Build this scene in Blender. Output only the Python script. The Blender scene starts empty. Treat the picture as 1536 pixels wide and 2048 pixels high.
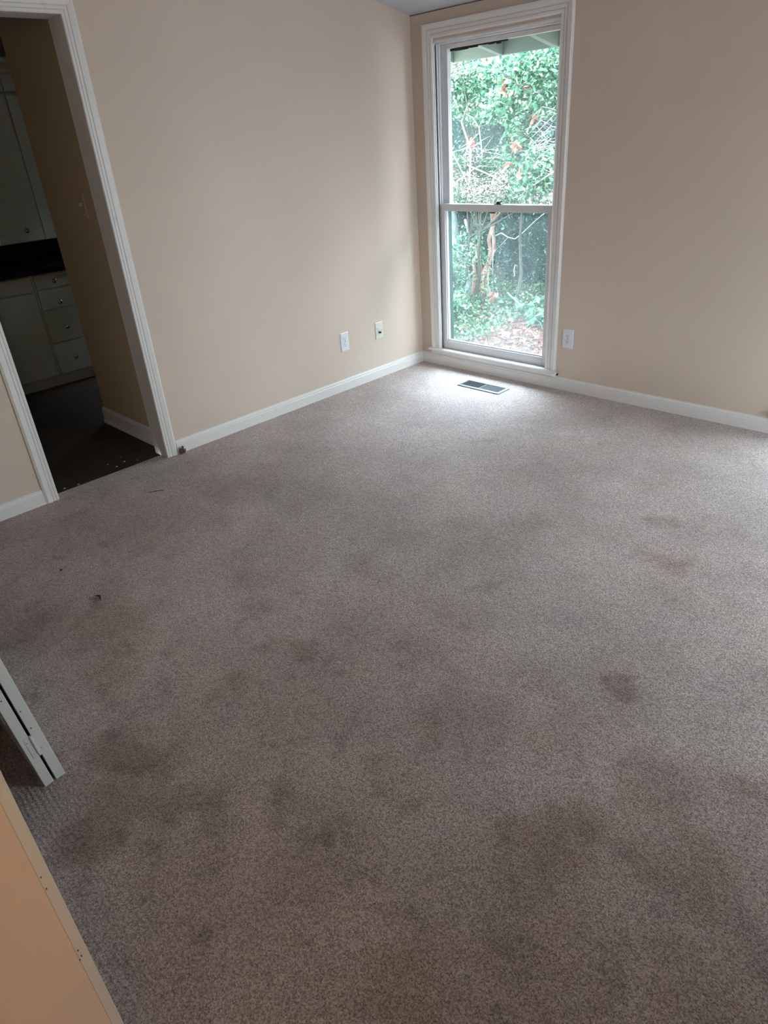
import bpy, bmesh, math, random
import numpy as np
from mathutils import Vector, Matrix, noise

S = bpy.context.scene
COL = S.collection

# ------------------------------------------------------------------ camera
CAM = Vector((3.43848, -3.76306, 1.51643))
FPX, YAW, PITCH, ROLL = 1368.87, 0.7791577, 1.0663678, 0.0671773
cd = bpy.data.cameras.new('camera')
cam = bpy.data.objects.new('camera', cd)
COL.objects.link(cam)
cam.location = CAM
cam.rotation_euler = (PITCH, ROLL, YAW)
cd.sensor_fit = 'HORIZONTAL'
cd.sensor_width = 36.0
cd.lens = FPX / 1536 * 36
cd.clip_start = 0.02
S.camera = cam

# ------------------------------------------------------------------ world and exposure
SKY = 8.6
w = bpy.data.worlds.new('World')
S.world = w
w.use_nodes = True
bg = w.node_tree.nodes['Background']
bg.inputs[0].default_value = (0.83, 0.915, 1.0, 1)
bg.inputs[1].default_value = SKY
S.view_settings.view_transform = 'Standard'
S.view_settings.look = 'None'
S.view_settings.gamma = 1
S.view_settings.use_curve_mapping = False
S.view_settings.exposure = 0.94

# broad bright patch of cloud high above the window wall
sl = bpy.data.lights.new('bright_cloud', 'SUN')
sl.energy = 7.0; sl.angle = math.radians(42); sl.color = (0.60, 0.78, 1.0)
so = bpy.data.objects.new('bright_cloud', sl); COL.objects.link(so)
SAZ, SEL = math.radians(22), math.radians(57)      # from the -x side of straight ahead, elevation
so.rotation_euler = Vector((-math.sin(SAZ)*math.cos(SEL), math.cos(SAZ)*math.cos(SEL), math.sin(SEL))).to_track_quat('Z', 'Y').to_euler()

# daylight portals sitting in the window openings (they only guide the sky light)
def portal(loc, rot, sx, sy):
    l = bpy.data.lights.new('daylight_portal', 'AREA')
    l.shape = 'RECTANGLE'
    l.size = sx
    l.size_y = sy
    l.cycles.is_portal = True
    o = bpy.data.objects.new('daylight_portal', l)
    o.location = loc
    o.rotation_euler = rot
    COL.objects.link(o)

W2X = 2.36                     # offset of the second window along the wall
W3Y0, W3Y1 = -1.60, -0.70      # window in the right wall
PI = math.pi
portal((0.6255, 0.14, 1.05), (-PI/2, 0, 0), 0.9, 1.9)
portal((0.6255 + W2X, 0.14, 1.05), (-PI/2, 0, 0), 0.9, 1.9)
portal((4.74, (W3Y0+W3Y1)/2, 1.05), (0, PI/2, 0), 1.9, 0.9)
# strength of the unseen warm hall lamp added to light the near wall
HALL_W = 34.0

# ------------------------------------------------------------------ helpers
def at(u, v, Y):
    """world point on the plane y=Y seen at pixel (u, v)"""
    R = Matrix.Rotation(YAW, 3, 'Z') @ Matrix.Rotation(ROLL, 3, 'Y') @ Matrix.Rotation(PITCH, 3, 'X')
    d = R @ Vector(((u-768)/FPX, -(v-1024)/FPX, -1))
    return CAM + d * ((Y - CAM.y) / d.y)

def box(bm, a, b):
    x0, y0, z0 = [min(p, q) for p, q in zip(a, b)]
    x1, y1, z1 = [max(p, q) for p, q in zip(a, b)]
    v = [bm.verts.new(c) for c in ((x0,y0,z0),(x1,y0,z0),(x1,y1,z0),(x0,y1,z0),(x0,y0,z1),(x1,y0,z1),(x1,y1,z1),(x0,y1,z1))]
    for f in ((0,3,2,1),(4,5,6,7),(0,1,5,4),(1,2,6,5),(2,3,7,6),(3,0,4,7)):
        bm.faces.new([v[i] for i in f])
    return v

def prism(bm, poly, axis, a, b):
    """poly in the two remaining axes, extruded along axis from a to b"""
    def P(p, t):
        return {'x': (t, p[0], p[1]), 'y': (p[0], t, p[1]), 'z': (p[0], p[1], t)}[axis]
    A = [bm.verts.new(P(p, a)) for p in poly]
    B = [bm.verts.new(P(p, b)) for p in poly]
    n = len(poly)
    bm.faces.new(A[::-1]); bm.faces.new(B)
    for i in range(n):
        bm.faces.new((A[i], A[(i+1) % n], B[(i+1) % n], B[i]))

def lathe(bm, prof, origin, axis, seg=20):
    """prof: (r, h); spun about axis through origin"""
    ax = Vector(axis).normalized()
    q = Vector((0, 0, 1)).rotation_difference(ax)
    rings = []
    for r, h in prof:
        rings.append([bm.verts.new(Vector(origin) + q @ Vector((r*math.cos(2*PI*i/seg), r*math.sin(2*PI*i/seg), h))) for i in range(seg)])
    for k in range(len(rings)-1):
        for i in range(seg):
            bm.faces.new((rings[k][i], rings[k][(i+1) % seg], rings[k+1][(i+1) % seg], rings[k+1][i]))
    bm.faces.new(rings[0][::-1]); bm.faces.new(rings[-1])

def tube(bm, pts, radii, seg=7):
    pts = [Vector(p) for p in pts]
    rings = []
    up = Vector((0.13, 0.31, 0.94))
    for i, p in enumerate(pts):
        t = (pts[min(i+1, len(pts)-1)] - pts[max(i-1, 0)]).normalized()
        s = t.cross(up)
        if s.length < 1e-3: s = t.cross(Vector((1, 0, 0)))
        s.normalize(); n = s.cross(t)
        rings.append([bm.verts.new(p + radii[i]*(s*math.cos(2*PI*k/seg) + n*math.sin(2*PI*k/seg))) for k in range(seg)])
    for a, b in zip(rings, rings[1:]):
        for k in range(seg):
            bm.faces.new((a[k], a[(k+1) % seg], b[(k+1) % seg], b[k]))
    bm.faces.new(rings[0][::-1]); bm.faces.new(rings[-1])

def obj(name, bm, mat, parent=None, bevel=0, smooth=False):
    me = bpy.data.meshes.new(name)
    bmesh.ops.recalc_face_normals(bm, faces=bm.faces)
    bm.to_mesh(me); bm.free()
    if mat: me.materials.append(mat)
    if smooth:
        for p in me.polygons: p.use_smooth = True
    o = bpy.data.objects.new(name, me)
    COL.objects.link(o)
    if parent: o.parent = parent
    if bevel:
        m = o.modifiers.new('bevel', 'BEVEL'); m.width = bevel; m.segments = 2; m.limit_method = 'ANGLE'
        m.harden_normals = False
    return o

def boxes(name, lst, mat, parent=None, bevel=0):
    bm = bmesh.new()
    for a, b in lst: box(bm, a, b)
    return obj(name, bm, mat, parent, bevel)

def empty(name, loc=(0, 0, 0), rot=(0, 0, 0)):
    o = bpy.data.objects.new(name, None)
    o.empty_display_size = 0.1
    COL.objects.link(o)
    o.location = loc; o.rotation_euler = rot
    return o

def tag(o, label, cat, group=None, kind=None):
    o['label'] = label; o['category'] = cat
    if group: o['group'] = group
    if kind: o['kind'] = kind
    return o

def struct(o, label=None, cat=None):
    o['kind'] = 'structure'
    if label: o['label'] = label
    if cat: o['category'] = cat
    return o

# ------------------------------------------------------------------ materials
def mat(name, color, rough=0.5, metal=0.0, spec=0.5):
    m = bpy.data.materials.new(name); m.use_nodes = True
    b = m.node_tree.nodes['Principled BSDF']
    b.inputs['Base Color'].default_value = (*color, 1)
    b.inputs['Roughness'].default_value = rough
    b.inputs['Metallic'].default_value = metal
    b.inputs['Specular IOR Level'].default_value = spec
    return m

class N:
    def __init__(s, m): s.t = m.node_tree; s.b = s.t.nodes.get('Principled BSDF')
    def n(s, typ, **k):
        x = s.t.nodes.new(typ)
        for a, v in k.items(): setattr(x, a, v)
        return x
    def l(s, a, b): s.t.links.new(a, b)
    def coord(s, scale=(1, 1, 1)):
        tc = s.n('ShaderNodeTexCoord'); mp = s.n('ShaderNodeMapping')
        mp.inputs['Scale'].default_value = scale
        s.l(tc.outputs['Object'], mp.inputs['Vector'])
        return mp.outputs[0]
    def noise(s, vec, scale, detail=2, rough=0.5):
        x = s.n('ShaderNodeTexNoise')
        x.inputs['Scale'].default_value = scale; x.inputs['Detail'].default_value = detail; x.inputs['Roughness'].default_value = rough
        s.l(vec, x.inputs['Vector']); return x.outputs['Fac']
    def ramp(s, fac, stops):
        r = s.n('ShaderNodeValToRGB')
        e = r.color_ramp.elements
        while len(e) < len(stops): e.new(0.5)
        for i, (p, c) in enumerate(stops):
            e[i].position = p; e[i].color = (*c, 1) if len(c) == 3 else c
        s.l(fac, r.inputs[0]); return r.outputs[0]
    def math(s, op, a, b=None, clamp=False):
        x = s.n('ShaderNodeMath', operation=op, use_clamp=clamp)
        for i, v in enumerate((a, b)):
            if v is None: continue
            if isinstance(v, (int, float)): x.inputs[i].default_value = v
            else: s.l(v, x.inputs[i])
        return x.outputs[0]
    def mix(s, fac, a, b, mode='MIX'):
        x = s.n('ShaderNodeMix', data_type='RGBA', blend_type=mode)
        for i, v in zip((0, 6, 7), (fac, a, b)):
            if isinstance(v, (int, float)): x.inputs[i].default_value = v
            elif isinstance(v, tuple): x.inputs[i].default_value = (*v, 1) if len(v) == 3 else v
            else: s.l(v, x.inputs[i])
        return x.outputs[2]
    def bump(s, h, strength, dist, normal=None):
        x = s.n('ShaderNodeBump')
        x.inputs['Strength'].default_value = strength; x.inputs['Distance'].default_value = dist
        s.l(h, x.inputs['Height'])
        if normal: s.l(normal, x.inputs['Normal'])
        return x.outputs[0]

def wall_mat(name, col, rough=0.55):
    m = mat(name, col, rough, spec=0.35); k = N(m)
    c = k.coord()
    a = k.noise(c, 1.3, 3)
    c2 = tuple(x*0.95 for x in col)
    k.l(k.ramp(a, [(0.35, c2), (0.65, col)]), k.b.inputs['Base Color'])
    k.l(k.bump(k.noise(c, 160, 3), 0.12, 0.002), k.b.inputs['Normal'])
    return m

M_wall = wall_mat('peach_wall_paint', (0.745, 0.605, 0.505))
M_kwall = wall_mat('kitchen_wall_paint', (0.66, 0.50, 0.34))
M_ceil = wall_mat('ceiling_paint', (0.60, 0.62, 0.67), 0.8)

def trim_mat(name, col, rough=0.38):
    m = mat(name, col, rough); k = N(m); c = k.coord()
    d = k.noise(c, 9, 4, 0.65)
    k.l(k.ramp(d, [(0.24, tuple(x*0.86 for x in col)), (0.36, col), (1, col)]), k.b.inputs['Base Color'])
    k.l(k.bump(k.noise(c, 60, 3), 0.05, 0.001), k.b.inputs['Normal'])
    return m
M_trim = trim_mat('white_trim_paint', (0.84, 0.80, 0.775))
M_vinyl = trim_mat('white_window_frame', (0.80, 0.79, 0.80), 0.3)
M_door = trim_mat('old_white_door_paint', (0.66, 0.65, 0.61), 0.45)
M_black = mat('dark_gap', (0.012, 0.012, 0.011), 0.7)
M_green = mat('dark_green_exterior_paint', (0.012, 0.06, 0.05), 0.5)
M_dmetal = mat('dark_bronze_metal', (0.05, 0.045, 0.04), 0.35, 0.8)
M_nickel = mat('nickel', (0.55, 0.53, 0.50), 0.22, 1.0)
M_plate_w = mat('white_plate', (0.80, 0.81, 0.85), 0.3)
M_plate_i = mat('ivory_plate', (0.78, 0.74, 0.64), 0.35)
M_eave = wall_mat('eave_paint', (0.24, 0.31, 0.27), 0.7)

def carpet():
    m = mat('beige_cut_pile_carpet', (0.3, 0.25, 0.22), 0.95, spec=0.15); k = N(m)
    c = k.coord()
    # tuft grain
    vo = k.n('ShaderNodeTexVoronoi'); vo.inputs['Scale'].default_value = 310; k.l(k.coord((1, 1, 0.01)), vo.inputs['Vector'])
    svo = k.n('ShaderNodeSeparateColor'); k.l(vo.outputs['Color'], svo.inputs[0])
    grain = k.math('ADD', k.math('MULTIPLY', k.noise(c, 245, 5, 0.8), 0.76), k.math('MULTIPLY', svo.outputs[0], 0.24))
    base = k.ramp(grain, [(0.33, (0.21, 0.158, 0.145)), (0.50, (0.60, 0.478, 0.443)), (0.66, (0.97, 0.84, 0.80))])
    # broad uneven wear
    bl = k.noise(c, 2.3, 4, 0.6)
    wear = k.ramp(bl, [(0.30, (0.78, 0.76, 0.75)), (0.62, (1.03, 1.03, 1.03))])
    col = k.mix(1.0, base, wear, 'MULTIPLY')
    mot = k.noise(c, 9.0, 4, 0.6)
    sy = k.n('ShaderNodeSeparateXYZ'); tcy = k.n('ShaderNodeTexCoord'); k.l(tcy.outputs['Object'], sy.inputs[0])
    rear_soil_dim = k.math('MULTIPLY', k.math("SUBTRACT", -1.3, sy.outputs[1]), 0.48, True)      # mottled soil, plus daylight falloff towards the rear painted into the colour
    col = k.mix(rear_soil_dim, col, k.mix(1.0, col, k.ramp(mot, [(0.34, (0.56, 0.535, 0.52)), (0.44, (0.78, 0.765, 0.76)), (0.7, (0.86, 0.855, 0.85))]), 'MULTIPLY'))
    hue = k.noise(c, 5.1, 3, 0.6)
    col = k.mix(1.0, col, k.ramp(hue, [(0.35, (1.0, 0.97, 1.0)), (0.65, (1.0, 1.0, 0.95))]), 'MULTIPLY')
    at_ = k.n('ShaderNodeAttribute', attribute_name='soil')
    sep = k.n('ShaderNodeSeparateColor'); k.l(at_.outputs['Color'], sep.inputs[0])
    col = k.mix(sep.outputs[0], col, k.mix(1.0, col, (0.47, 0.42, 0.40), 'MULTIPLY'))     # dark soil
    col = k.mix(sep.outputs[1], col, k.mix(1.0, col, (0.86, 0.69, 0.50), 'MULTIPLY'))     # brown/orange soil
    col = k.mix(sep.outputs[2], col, k.mix(1.0, col, (0.80, 0.56, 0.54), 'MULTIPLY'))     # reddish
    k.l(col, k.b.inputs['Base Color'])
    k.b.inputs['Sheen Weight'].default_value = 0.25
    k.b.inputs['Sheen Roughness'].default_value = 0.6
    # bumps: tufts, brushed swirls, ribs parallel to the rear wall
    n1 = k.bump(grain, 0.7, 0.008)
    swirl = k.noise(k.coord((1.3, 0.8, 1)), 48, 3, 0.65)
    n2 = k.bump(swirl, 0.55, 0.012, n1)
    sx = k.n('ShaderNodeSeparateXYZ'); tc = k.n('ShaderNodeTexCoord'); k.l(tc.outputs['Object'], sx.inputs[0])
    yy = k.math('ADD', sx.outputs[1], k.math('MULTIPLY', k.noise(c, 6, 2), 0.03))
    rib = k.math('SINE', k.math('MULTIPLY', yy, 2*PI/0.013))
    msk = k.math('MULTIPLY', k.math('SUBTRACT', -3.52, sx.outputs[1]), 12.0, True)
    msk = k.math('MULTIPLY', msk, k.ramp(k.noise(c, 7, 2), [(0.35, (0.2,)*3), (0.6, (1,)*3)]))
    n3 = k.bump(k.math('MULTIPLY', rib, msk), 0.35, 0.004, n2)
    k.l(n3, k.b.inputs['Normal'])
    return m
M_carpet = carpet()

def planks():
    m = mat('dark_wood_plank', (0.03, 0.02, 0.015), 0.55, spec=0.3); k = N(m)
    c = k.coord()
    br = k.n('ShaderNodeTexBrick')
    mp = k.n('ShaderNodeMapping'); mp.inputs['Rotation'].default_value = (0, 0, PI/2)
    k.l(c, mp.inputs['Vector']); k.l(mp.outputs[0], br.inputs['Vector'])
    br.inputs['Scale'].default_value = 1.0
    br.inputs['Brick Width'].default_value = 1.1; br.inputs['Row Height'].default_value = 0.12
    br.inputs['Mortar Size'].default_value = 0.0025
    br.inputs['Color1'].default_value = (0.035, 0.024, 0.018, 1); br.inputs['Color2'].default_value = (0.055, 0.038, 0.028, 1)
    br.inputs['Mortar'].default_value = (0.008, 0.006, 0.005, 1)
    g = k.noise(k.coord((22, 1.5, 1)), 3, 4, 0.7)
    k.l(k.mix(1.0, br.outputs['Color'], k.ramp(g, [(0.3, (0.6,)*3), (0.7, (1.4,)*3)]), 'MULTIPLY'), k.b.inputs['Base Color'])
    k.l(k.bump(g, 0.1, 0.002), k.b.inputs['Normal'])
    return m
M_plank = planks()

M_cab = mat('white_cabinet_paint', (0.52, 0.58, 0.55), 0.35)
M_count = mat('black_countertop', (0.008, 0.008, 0.009), 0.25)

def leaf_mat(name, stops, trans=0.3):
    m = bpy.data.materials.new(name); m.use_nodes = True; k = N(m)
    geo = k.n('ShaderNodeNewGeometry')
    col = k.ramp(geo.outputs['Random Per Island'], stops)
    k.l(col, k.b.inputs['Base Color'])
    k.b.inputs['Roughness'].default_value = 0.42
    tr = k.n('ShaderNodeBsdfTranslucent'); k.l(col, tr.inputs[0])
    mx = k.n('ShaderNodeMixShader'); mx.inputs[0].default_value = trans
    k.l(k.b.outputs[0], mx.inputs[1]); k.l(tr.outputs[0], mx.inputs[2])
    k.l(mx.outputs[0], k.t.nodes['Material Output'].inputs[0])
    return m
M_leaf = leaf_mat('broad_green_leaf', [(0.0, (0.015, 0.065, 0.04)), (0.35, (0.04, 0.16, 0.095)), (0.68, (0.12, 0.33, 0.19)), (0.84, (0.32, 0.48, 0.26)), (0.93, (0.56, 0.64, 0.52)), (1.0, (0.70, 0.66, 0.60))])
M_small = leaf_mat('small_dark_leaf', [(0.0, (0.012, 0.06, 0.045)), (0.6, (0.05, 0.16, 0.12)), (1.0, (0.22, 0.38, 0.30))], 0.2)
M_ivy = leaf_mat('ivy_leaf', [(0.0, (0.015, 0.055, 0.03)), (0.5, (0.05, 0.15, 0.075)), (0.85, (0.14, 0.29, 0.12)), (1.0, (0.34, 0.42, 0.26))], 0.2)
M_pale = leaf_mat('pale_dry_leaf', [(0.0, (0.30, 0.22, 0.20)), (0.5, (0.46, 0.40, 0.36)), (1.0, (0.60, 0.62, 0.55))], 0.3)
M_dead = leaf_mat('dead_brown_leaf', [(0.0, (0.26, 0.085, 0.065)), (0.6, (0.38, 0.15, 0.115)), (1.0, (0.52, 0.28, 0.20))], 0.3)
M_straw = leaf_mat('pine_straw', [(0.0, (0.10, 0.045, 0.038)), (0.6, (0.24, 0.115, 0.10)), (1.0, (0.46, 0.30, 0.27))], 0.0)

def bark(name, c1, c2):
    m = mat(name, c1, 0.85, spec=0.2); k = N(m)
    a = k.noise(k.coord((1, 1, 0.25)), 28, 4, 0.7)
    k.l(k.ramp(a, [(0.3, c1), (0.7, c2)]), k.b.inputs['Base Color'])
    k.l(k.bump(a, 0.5, 0.01), k.b.inputs['Normal'])
    return m
M_bark = bark('pinkish_bark', (0.24, 0.14, 0.12), (0.50, 0.34, 0.28))
M_bark_g = bark('grey_bark', (0.10, 0.14, 0.14), (0.30, 0.36, 0.36))
M_bark_d = bark('dark_bark', (0.03, 0.035, 0.03), (0.10, 0.10, 0.09))
M_twig = bark('pale_twig', (0.26, 0.26, 0.27), (0.44, 0.43, 0.44))
def soil_mat():
    m = mat('leaf_litter_soil', (0.1, 0.06, 0.05), 0.95, spec=0.1); k = N(m); c = k.coord()
    a = k.noise(c, 14, 5, 0.7)
    k.l(k.ramp(a, [(0.3, (0.03, 0.035, 0.03)), (0.55, (0.12, 0.08, 0.065)), (0.75, (0.25, 0.15, 0.12))]), k.b.inputs['Base Color'])
    k.l(k.bump(a, 0.8, 0.03), k.b.inputs['Normal'])
    return m
M_soil = soil_mat()

def glass_mat(name, tint, haze):
    m = bpy.data.materials.new(name); m.use_nodes = True; k = N(m)
    k.t.nodes.remove(k.b)
    tr = k.n('ShaderNodeBsdfTransparent'); tr.inputs[0].default_value = (*tint, 1)
    gl = k.n('ShaderNodeBsdfGlossy'); gl.inputs['Roughness'].default_value = 0.02
    fr = k.n('ShaderNodeFresnel'); fr.inputs['IOR'].default_value = 1.45
    ge = k.n('ShaderNodeNewGeometry')
    mx = k.n('ShaderNodeMixShader'); k.l(k.math('MULTIPLY', fr.outputs[0], k.math('SUBTRACT', 1.0, ge.outputs['Backfacing'])), mx.inputs[0]); k.l(tr.outputs[0], mx.inputs[1]); k.l(gl.outputs[0], mx.inputs[2])
    # dried streaks and dust on the pane
    di = k.n('ShaderNodeBsdfTranslucent'); di.inputs[0].default_value = (0.78, 0.88, 0.88, 1)
    c = k.coord((1.2, 1, 0.8))
    f = k.ramp(k.noise(c, 2.2, 3, 0.55), [(0.35, (haze*.3,)*3), (0.75, (haze,)*3)])
    mz = k.n('ShaderNodeMixShader'); k.l(f, mz.inputs[0]); k.l(mx.outputs[0], mz.inputs[1]); k.l(di.outputs[0], mz.inputs[2])
    k.l(mz.outputs[0], k.t.nodes['Material Output'].inputs[0])
    return m
M_glass_up = glass_mat('window_glass', (0.94, 0.975, 0.975), 0.05)
M_glass_lo = glass_mat('dusty_window_glass', (0.90, 0.96, 0.96), 0.055)

# ------------------------------------------------------------------ room shell
SL = 0.2
def ceil_z(y): return 2.1354 - SL*y
YR = -3.729                       # room face of the rear wall
DY0, DY1, DH = -2.801, -2.1805, 2.05     # kitchen doorway in the left wall
RX = 4.60
WX0, WX1, WZ0, WZ1 = 0.178, 1.073, 0.105, 1.985

# floor with a soil map stored per vertex
def build_floor():
    nx, ny = 300, 320
    x0, x1, y0, y1 = -0.06, 4.66, -4.99, 0.0
    blobs = []    # u, v (already floor metres), radius x, radius y, dark, brown, red
    def B(x, y, r, d=0.5, b=0.0, rd=0.0, e=1.0): blobs.append((x, y, r, r*e, d, b, rd))
    B(1.876,-2.737,.05,.5,.5); B(1.80,-2.80,.05,.35,.2); B(1.658,-2.258,.07,.35); B(1.538,-2.704,.06,.4); B(1.415,-2.592,.09,.42)
    B(1.99,-3.33,.07,.8,.2); B(1.90,-3.36,.06,.6,.15); B(2.00,-3.47,.09,.75,.35,0,.7); B(2.04,-3.58,.09,.85,.45,0,.7); B(1.80,-3.40,.05,.5); B(2.06,-3.40,.04,.5,.2)
    B(.701,-2.012,.10,.4); B(.536,-2.208,.12,.45); B(.676,-2.24,.10,.4); B(.60,-2.10,.06,.4); B(.85,-2.10,.06,.35)
    B(1.028,-3.06,.02,.9,.6); B(2.795,-2.218,.035,.7,.0,.6); B(2.734,-2.506,.09,.35,.25); B(3.02,-2.497,.10,.35,.4); B(2.905,-2.775,.10,.55,.45)
    B(2.438,-2.635,.10,.5); B(2.56,-2.529,.05,.4); B(2.191,-2.522,.09,.35); B(2.33,-3.174,.05,.45); B(2.155,-3.308,.06,.6); B(2.20,-3.32,.05,.5); B(2.11,-3.37,.05,.6)
    B(2.617,-1.486,.07,.5,.1,.5); B(2.48,-1.50,.05,.3,.1,.4); B(2.42,-1.20,.05,.45,.0,.5); B(2.017,-1.569,.08,.3); B(2.144,-2.084,.05,.45); B(1.321,-.928,.03,.5,.4)
    B(3.183,-2.63,.10,.4,.25); B(3.205,-2.356,.05,.4,.5); B(2.901,-3.261,.10,.3,.55); B(3.05,-3.05,.12,.3,.35); B(2.929,-2.876,.12,.35,.25)
    B(1.861,-2.974,.05,.4,.2); B(2.203,-3.307,.05,.5); B(1.814,-3.383,.09,.65,.1); B(1.2,-3.1,.12,.3,.45); B(1.45,-3.2,.10,.2,.3); B(1.0,-3.3,.12,.35,.2)
    B(1.25,-2.5,.05,.3); B(2.0,-2.72,.04,.4); B(2.75,-3.0,.10,.3); B(3.3,-2.9,.10,.35,.3); B(3.35,-3.2,.12,.35,.4); B(2.5,-3.2,.10,.3); B(2.65,-3.35,.12,.3)
    B(3.1,-1.9,.08,.35); B(2.9,-1.6,.06,.3); B(1.7,-1.0,.03,.35,.3); B(1.5,-.95,.025,.4,.3); B(1.05,-1.9,.07,.3); B(1.75,-1.75,.07,.3); B(.30,-2.62,.08,.25); B(.9,-2.4,.07,.35)
    B(2.9,-3.1,.45,.30,.05); B(2.3,-3.45,.3,.25,.1); B(3.4,-2.7,.4,.2,.2); B(2.1,-3.0,.3,.15); B(.5,-2.7,.35,.15,.1)  # broad soil that also paints the near floor dimmer, away from the windows
    bm = bmesh.new()
    vs = [[bm.verts.new((x0+(x1-x0)*i/nx, y0+(y1-y0)*j/ny, 0)) for i in range(nx+1)] for j in range(ny+1)]
    # cut a hole for the floor register boot: the register just sits on the carpet, no hole needed
    for j in range(ny):
        for i in range(nx):
            bm.faces.new((vs[j][i], vs[j][i+1], vs[j+1][i+1], vs[j+1][i]))
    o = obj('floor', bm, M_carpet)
    me = o.data
    at_ = me.color_attributes.new('soil', 'FLOAT_COLOR', 'POINT')
    n = len(me.vertices)
    co = np.empty(n*3); me.vertices.foreach_get('co', co); co = co.reshape(-1, 3)
    X, Y = co[:, 0].copy(), co[:, 1].copy()
    # ragged outline
    wob = np.array([noise.noise(Vector((a*9, b*9, 0))) for a, b in zip(X, Y)])
    wob2 = np.array([noise.noise(Vector((a*26, b*26, 4))) for a, b in zip(X, Y)])
    wob3 = np.array([noise.noise(Vector((a*9+50, b*9, 9))) for a, b in zip(X, Y)])
    wob4 = np.array([noise.noise(Vector((a*26+9, b*26, 14))) for a, b in zip(X, Y)])
    X2 = X + 0.07*wob + 0.03*wob2; Y2 = Y + 0.07*wob3 + 0.03*wob4
    D = np.zeros(n); Bn = np.zeros(n); Rd = np.zeros(n)
    for (bx, by, rx, ry, d, b, rd) in blobs:
        q = ((X2-bx)/rx)**2 + ((Y2-by)/ry)**2
        f = 1/(1+np.exp((q-0.9)*2.6)) 
        D = 1-(1-D)*(1-0.8*d*f); Bn = 1-(1-Bn)*(1-0.8*b*f); Rd = 1-(1-Rd)*(1-0.8*rd*f)
    arr = np.stack([D, Bn, Rd, np.ones(n)], 1).astype(np.float32)
    at_.data.foreach_set('color', arr.ravel())
    return o
struct(build_floor())
struct(boxes('floor_kitchen', [((-3.4, -4.2, -0.06), (-0.06, -0.9, -0.004))], M_plank))

# left wall (x=0) with the kitchen doorway
bm = bmesh.new()
for a, b, z0 in ((DY1, 0.0, -0.05), (DY0, DY1, DH), (-3.85, DY0, -0.05)):
    prism(bm, [(a, z0), (b, z0), (b, ceil_z(b)), (a, ceil_z(a))], 'x', -0.12, 0.0)
struct(obj('wall_left', bm, M_wall))
# window wall (y=0) with two window openings
bm = bmesh.new()
TOPW = 2.13
for a, b in ((-0.12, WX0), (WX1, WX0+W2X), (WX1+W2X, RX)):
    box(bm, (a, 0, -0.4), (b, 0.13, TOPW))
for d in (0, W2X):
    box(bm, (WX0+d, 0, -0.4), (WX1+d, 0.13, WZ0-0.02)); box(bm, (WX0+d, 0, WZ1), (WX1+d, 0.13, TOPW))
struct(obj('wall_front', bm, M_wall))
# right wall with one window opening
bm = bmesh.new()
for a, b, z0, z1 in ((W3Y1, 0.13, -0.4, None), (W3Y0, W3Y1, -0.4, WZ0-0.02), (W3Y0, W3Y1, WZ1, None), (-3.85, W3Y0, -0.4, None)):
    zt = [(b, z1), (a, z1)] if z1 else [(b, ceil_z(b)), (a, ceil_z(a))]
    prism(bm, [(a, z0), (b, z0)] + zt, 'x', RX, RX+0.12)
struct(obj('wall_right', bm, M_wall))
# rear wall with the doorway the photo is taken from
RDX0, RDX1 = 2.72, 3.78
bm = bmesh.new()
CX0, CX1 = 0.95, 1.93             # closet opening behind the leaning bifold door
for a, b, z0 in ((0, CX0, 0), (CX0, CX1, 1.965), (CX1, RDX0, 0), (RDX0, RDX1, 2.05), (RDX1, RX, 0)):
    box(bm, (a, -3.85, z0), (b, YR, ceil_z(YR)))
struct(obj('wall_rear', bm, M_wall))
bm = bmesh.new()
box(bm, (CX0-.12, -4.5, 0), (CX0, -3.851, 2.1)); box(bm, (CX1, -4.5, 0), (CX1+.045, -3.851, 2.1)); box(bm, (CX0-.12, -4.6, 0), (CX1+.045, -4.5, 2.1)); box(bm, (CX0-.12, -4.6, 2.1), (CX1+.045, -3.851, 2.2))
struct(obj('wall_closet', bm, M_wall))
bm = bmesh.new()
box(bm, (1.98, -5.02, 0), (2.10, -3.85, 2.4)); box(bm, (4.2, -5.02, 0), (4.32, -3.85, 2.4)); box(bm, (1.98, -5.14, 0), (4.32, -5.02, 2.4))
struct(obj('wall_hall', bm, M_wall))
struct(boxes('ceiling_hall', [((1.98, -5.14, 2.4), (4.32, -3.85, 2.5))], M_ceil))
bm = bmesh.new()
prism(bm, [(-3.85, ceil_z(-3.85)), (0.13, ceil_z(0.13)), (0.13, ceil_z(0.13)+0.1), (-3.85, ceil_z(-3.85)+0.1)], 'x', -0.12, RX+0.12)
struct(obj('ceiling', bm, M_ceil))

# baseboards -------------------------------------------------------
BASE = [(0, 0), (0.013, 0), (0.013, 0.055), (0.010, 0.059), (0.0115, 0.063), (0.009, 0.070), (0.0045, 0.074), (0.004, 0.078), (0, 0.078)]
def base_x(name, x0, x1, y, s=-1, prof=BASE, z=0.0, m=None):        # runs along x
    bm = bmesh.new(); prism(bm, [(y+s*t, z+h) for t, h in prof], 'x', x0, x1); return struct(obj(name, bm, m or M_trim))
def base_y(name, y0, y1, x, s=1, prof=BASE, z=0.0):
    bm = bmesh.new(); prism(bm, [(x+s*t, z+h) for t, h in prof], 'y', y0, y1); return struct(obj(name, bm, M_trim))
base_y('baseboard_left', DY1+0.067, -0.013, 0)
base_y('baseboard_left_near', YR+0.014, DY0-0.067, 0)
base_x('baseboard_front', 0, RX-0.013, 0)
base_y('baseboard_right', YR+0.014, 0, RX, -1)
base_x('baseboard_rear', 0, CX0, YR, 1); base_x('baseboard_rear_near', CX1, RDX0-0.062, YR, 1)

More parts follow.
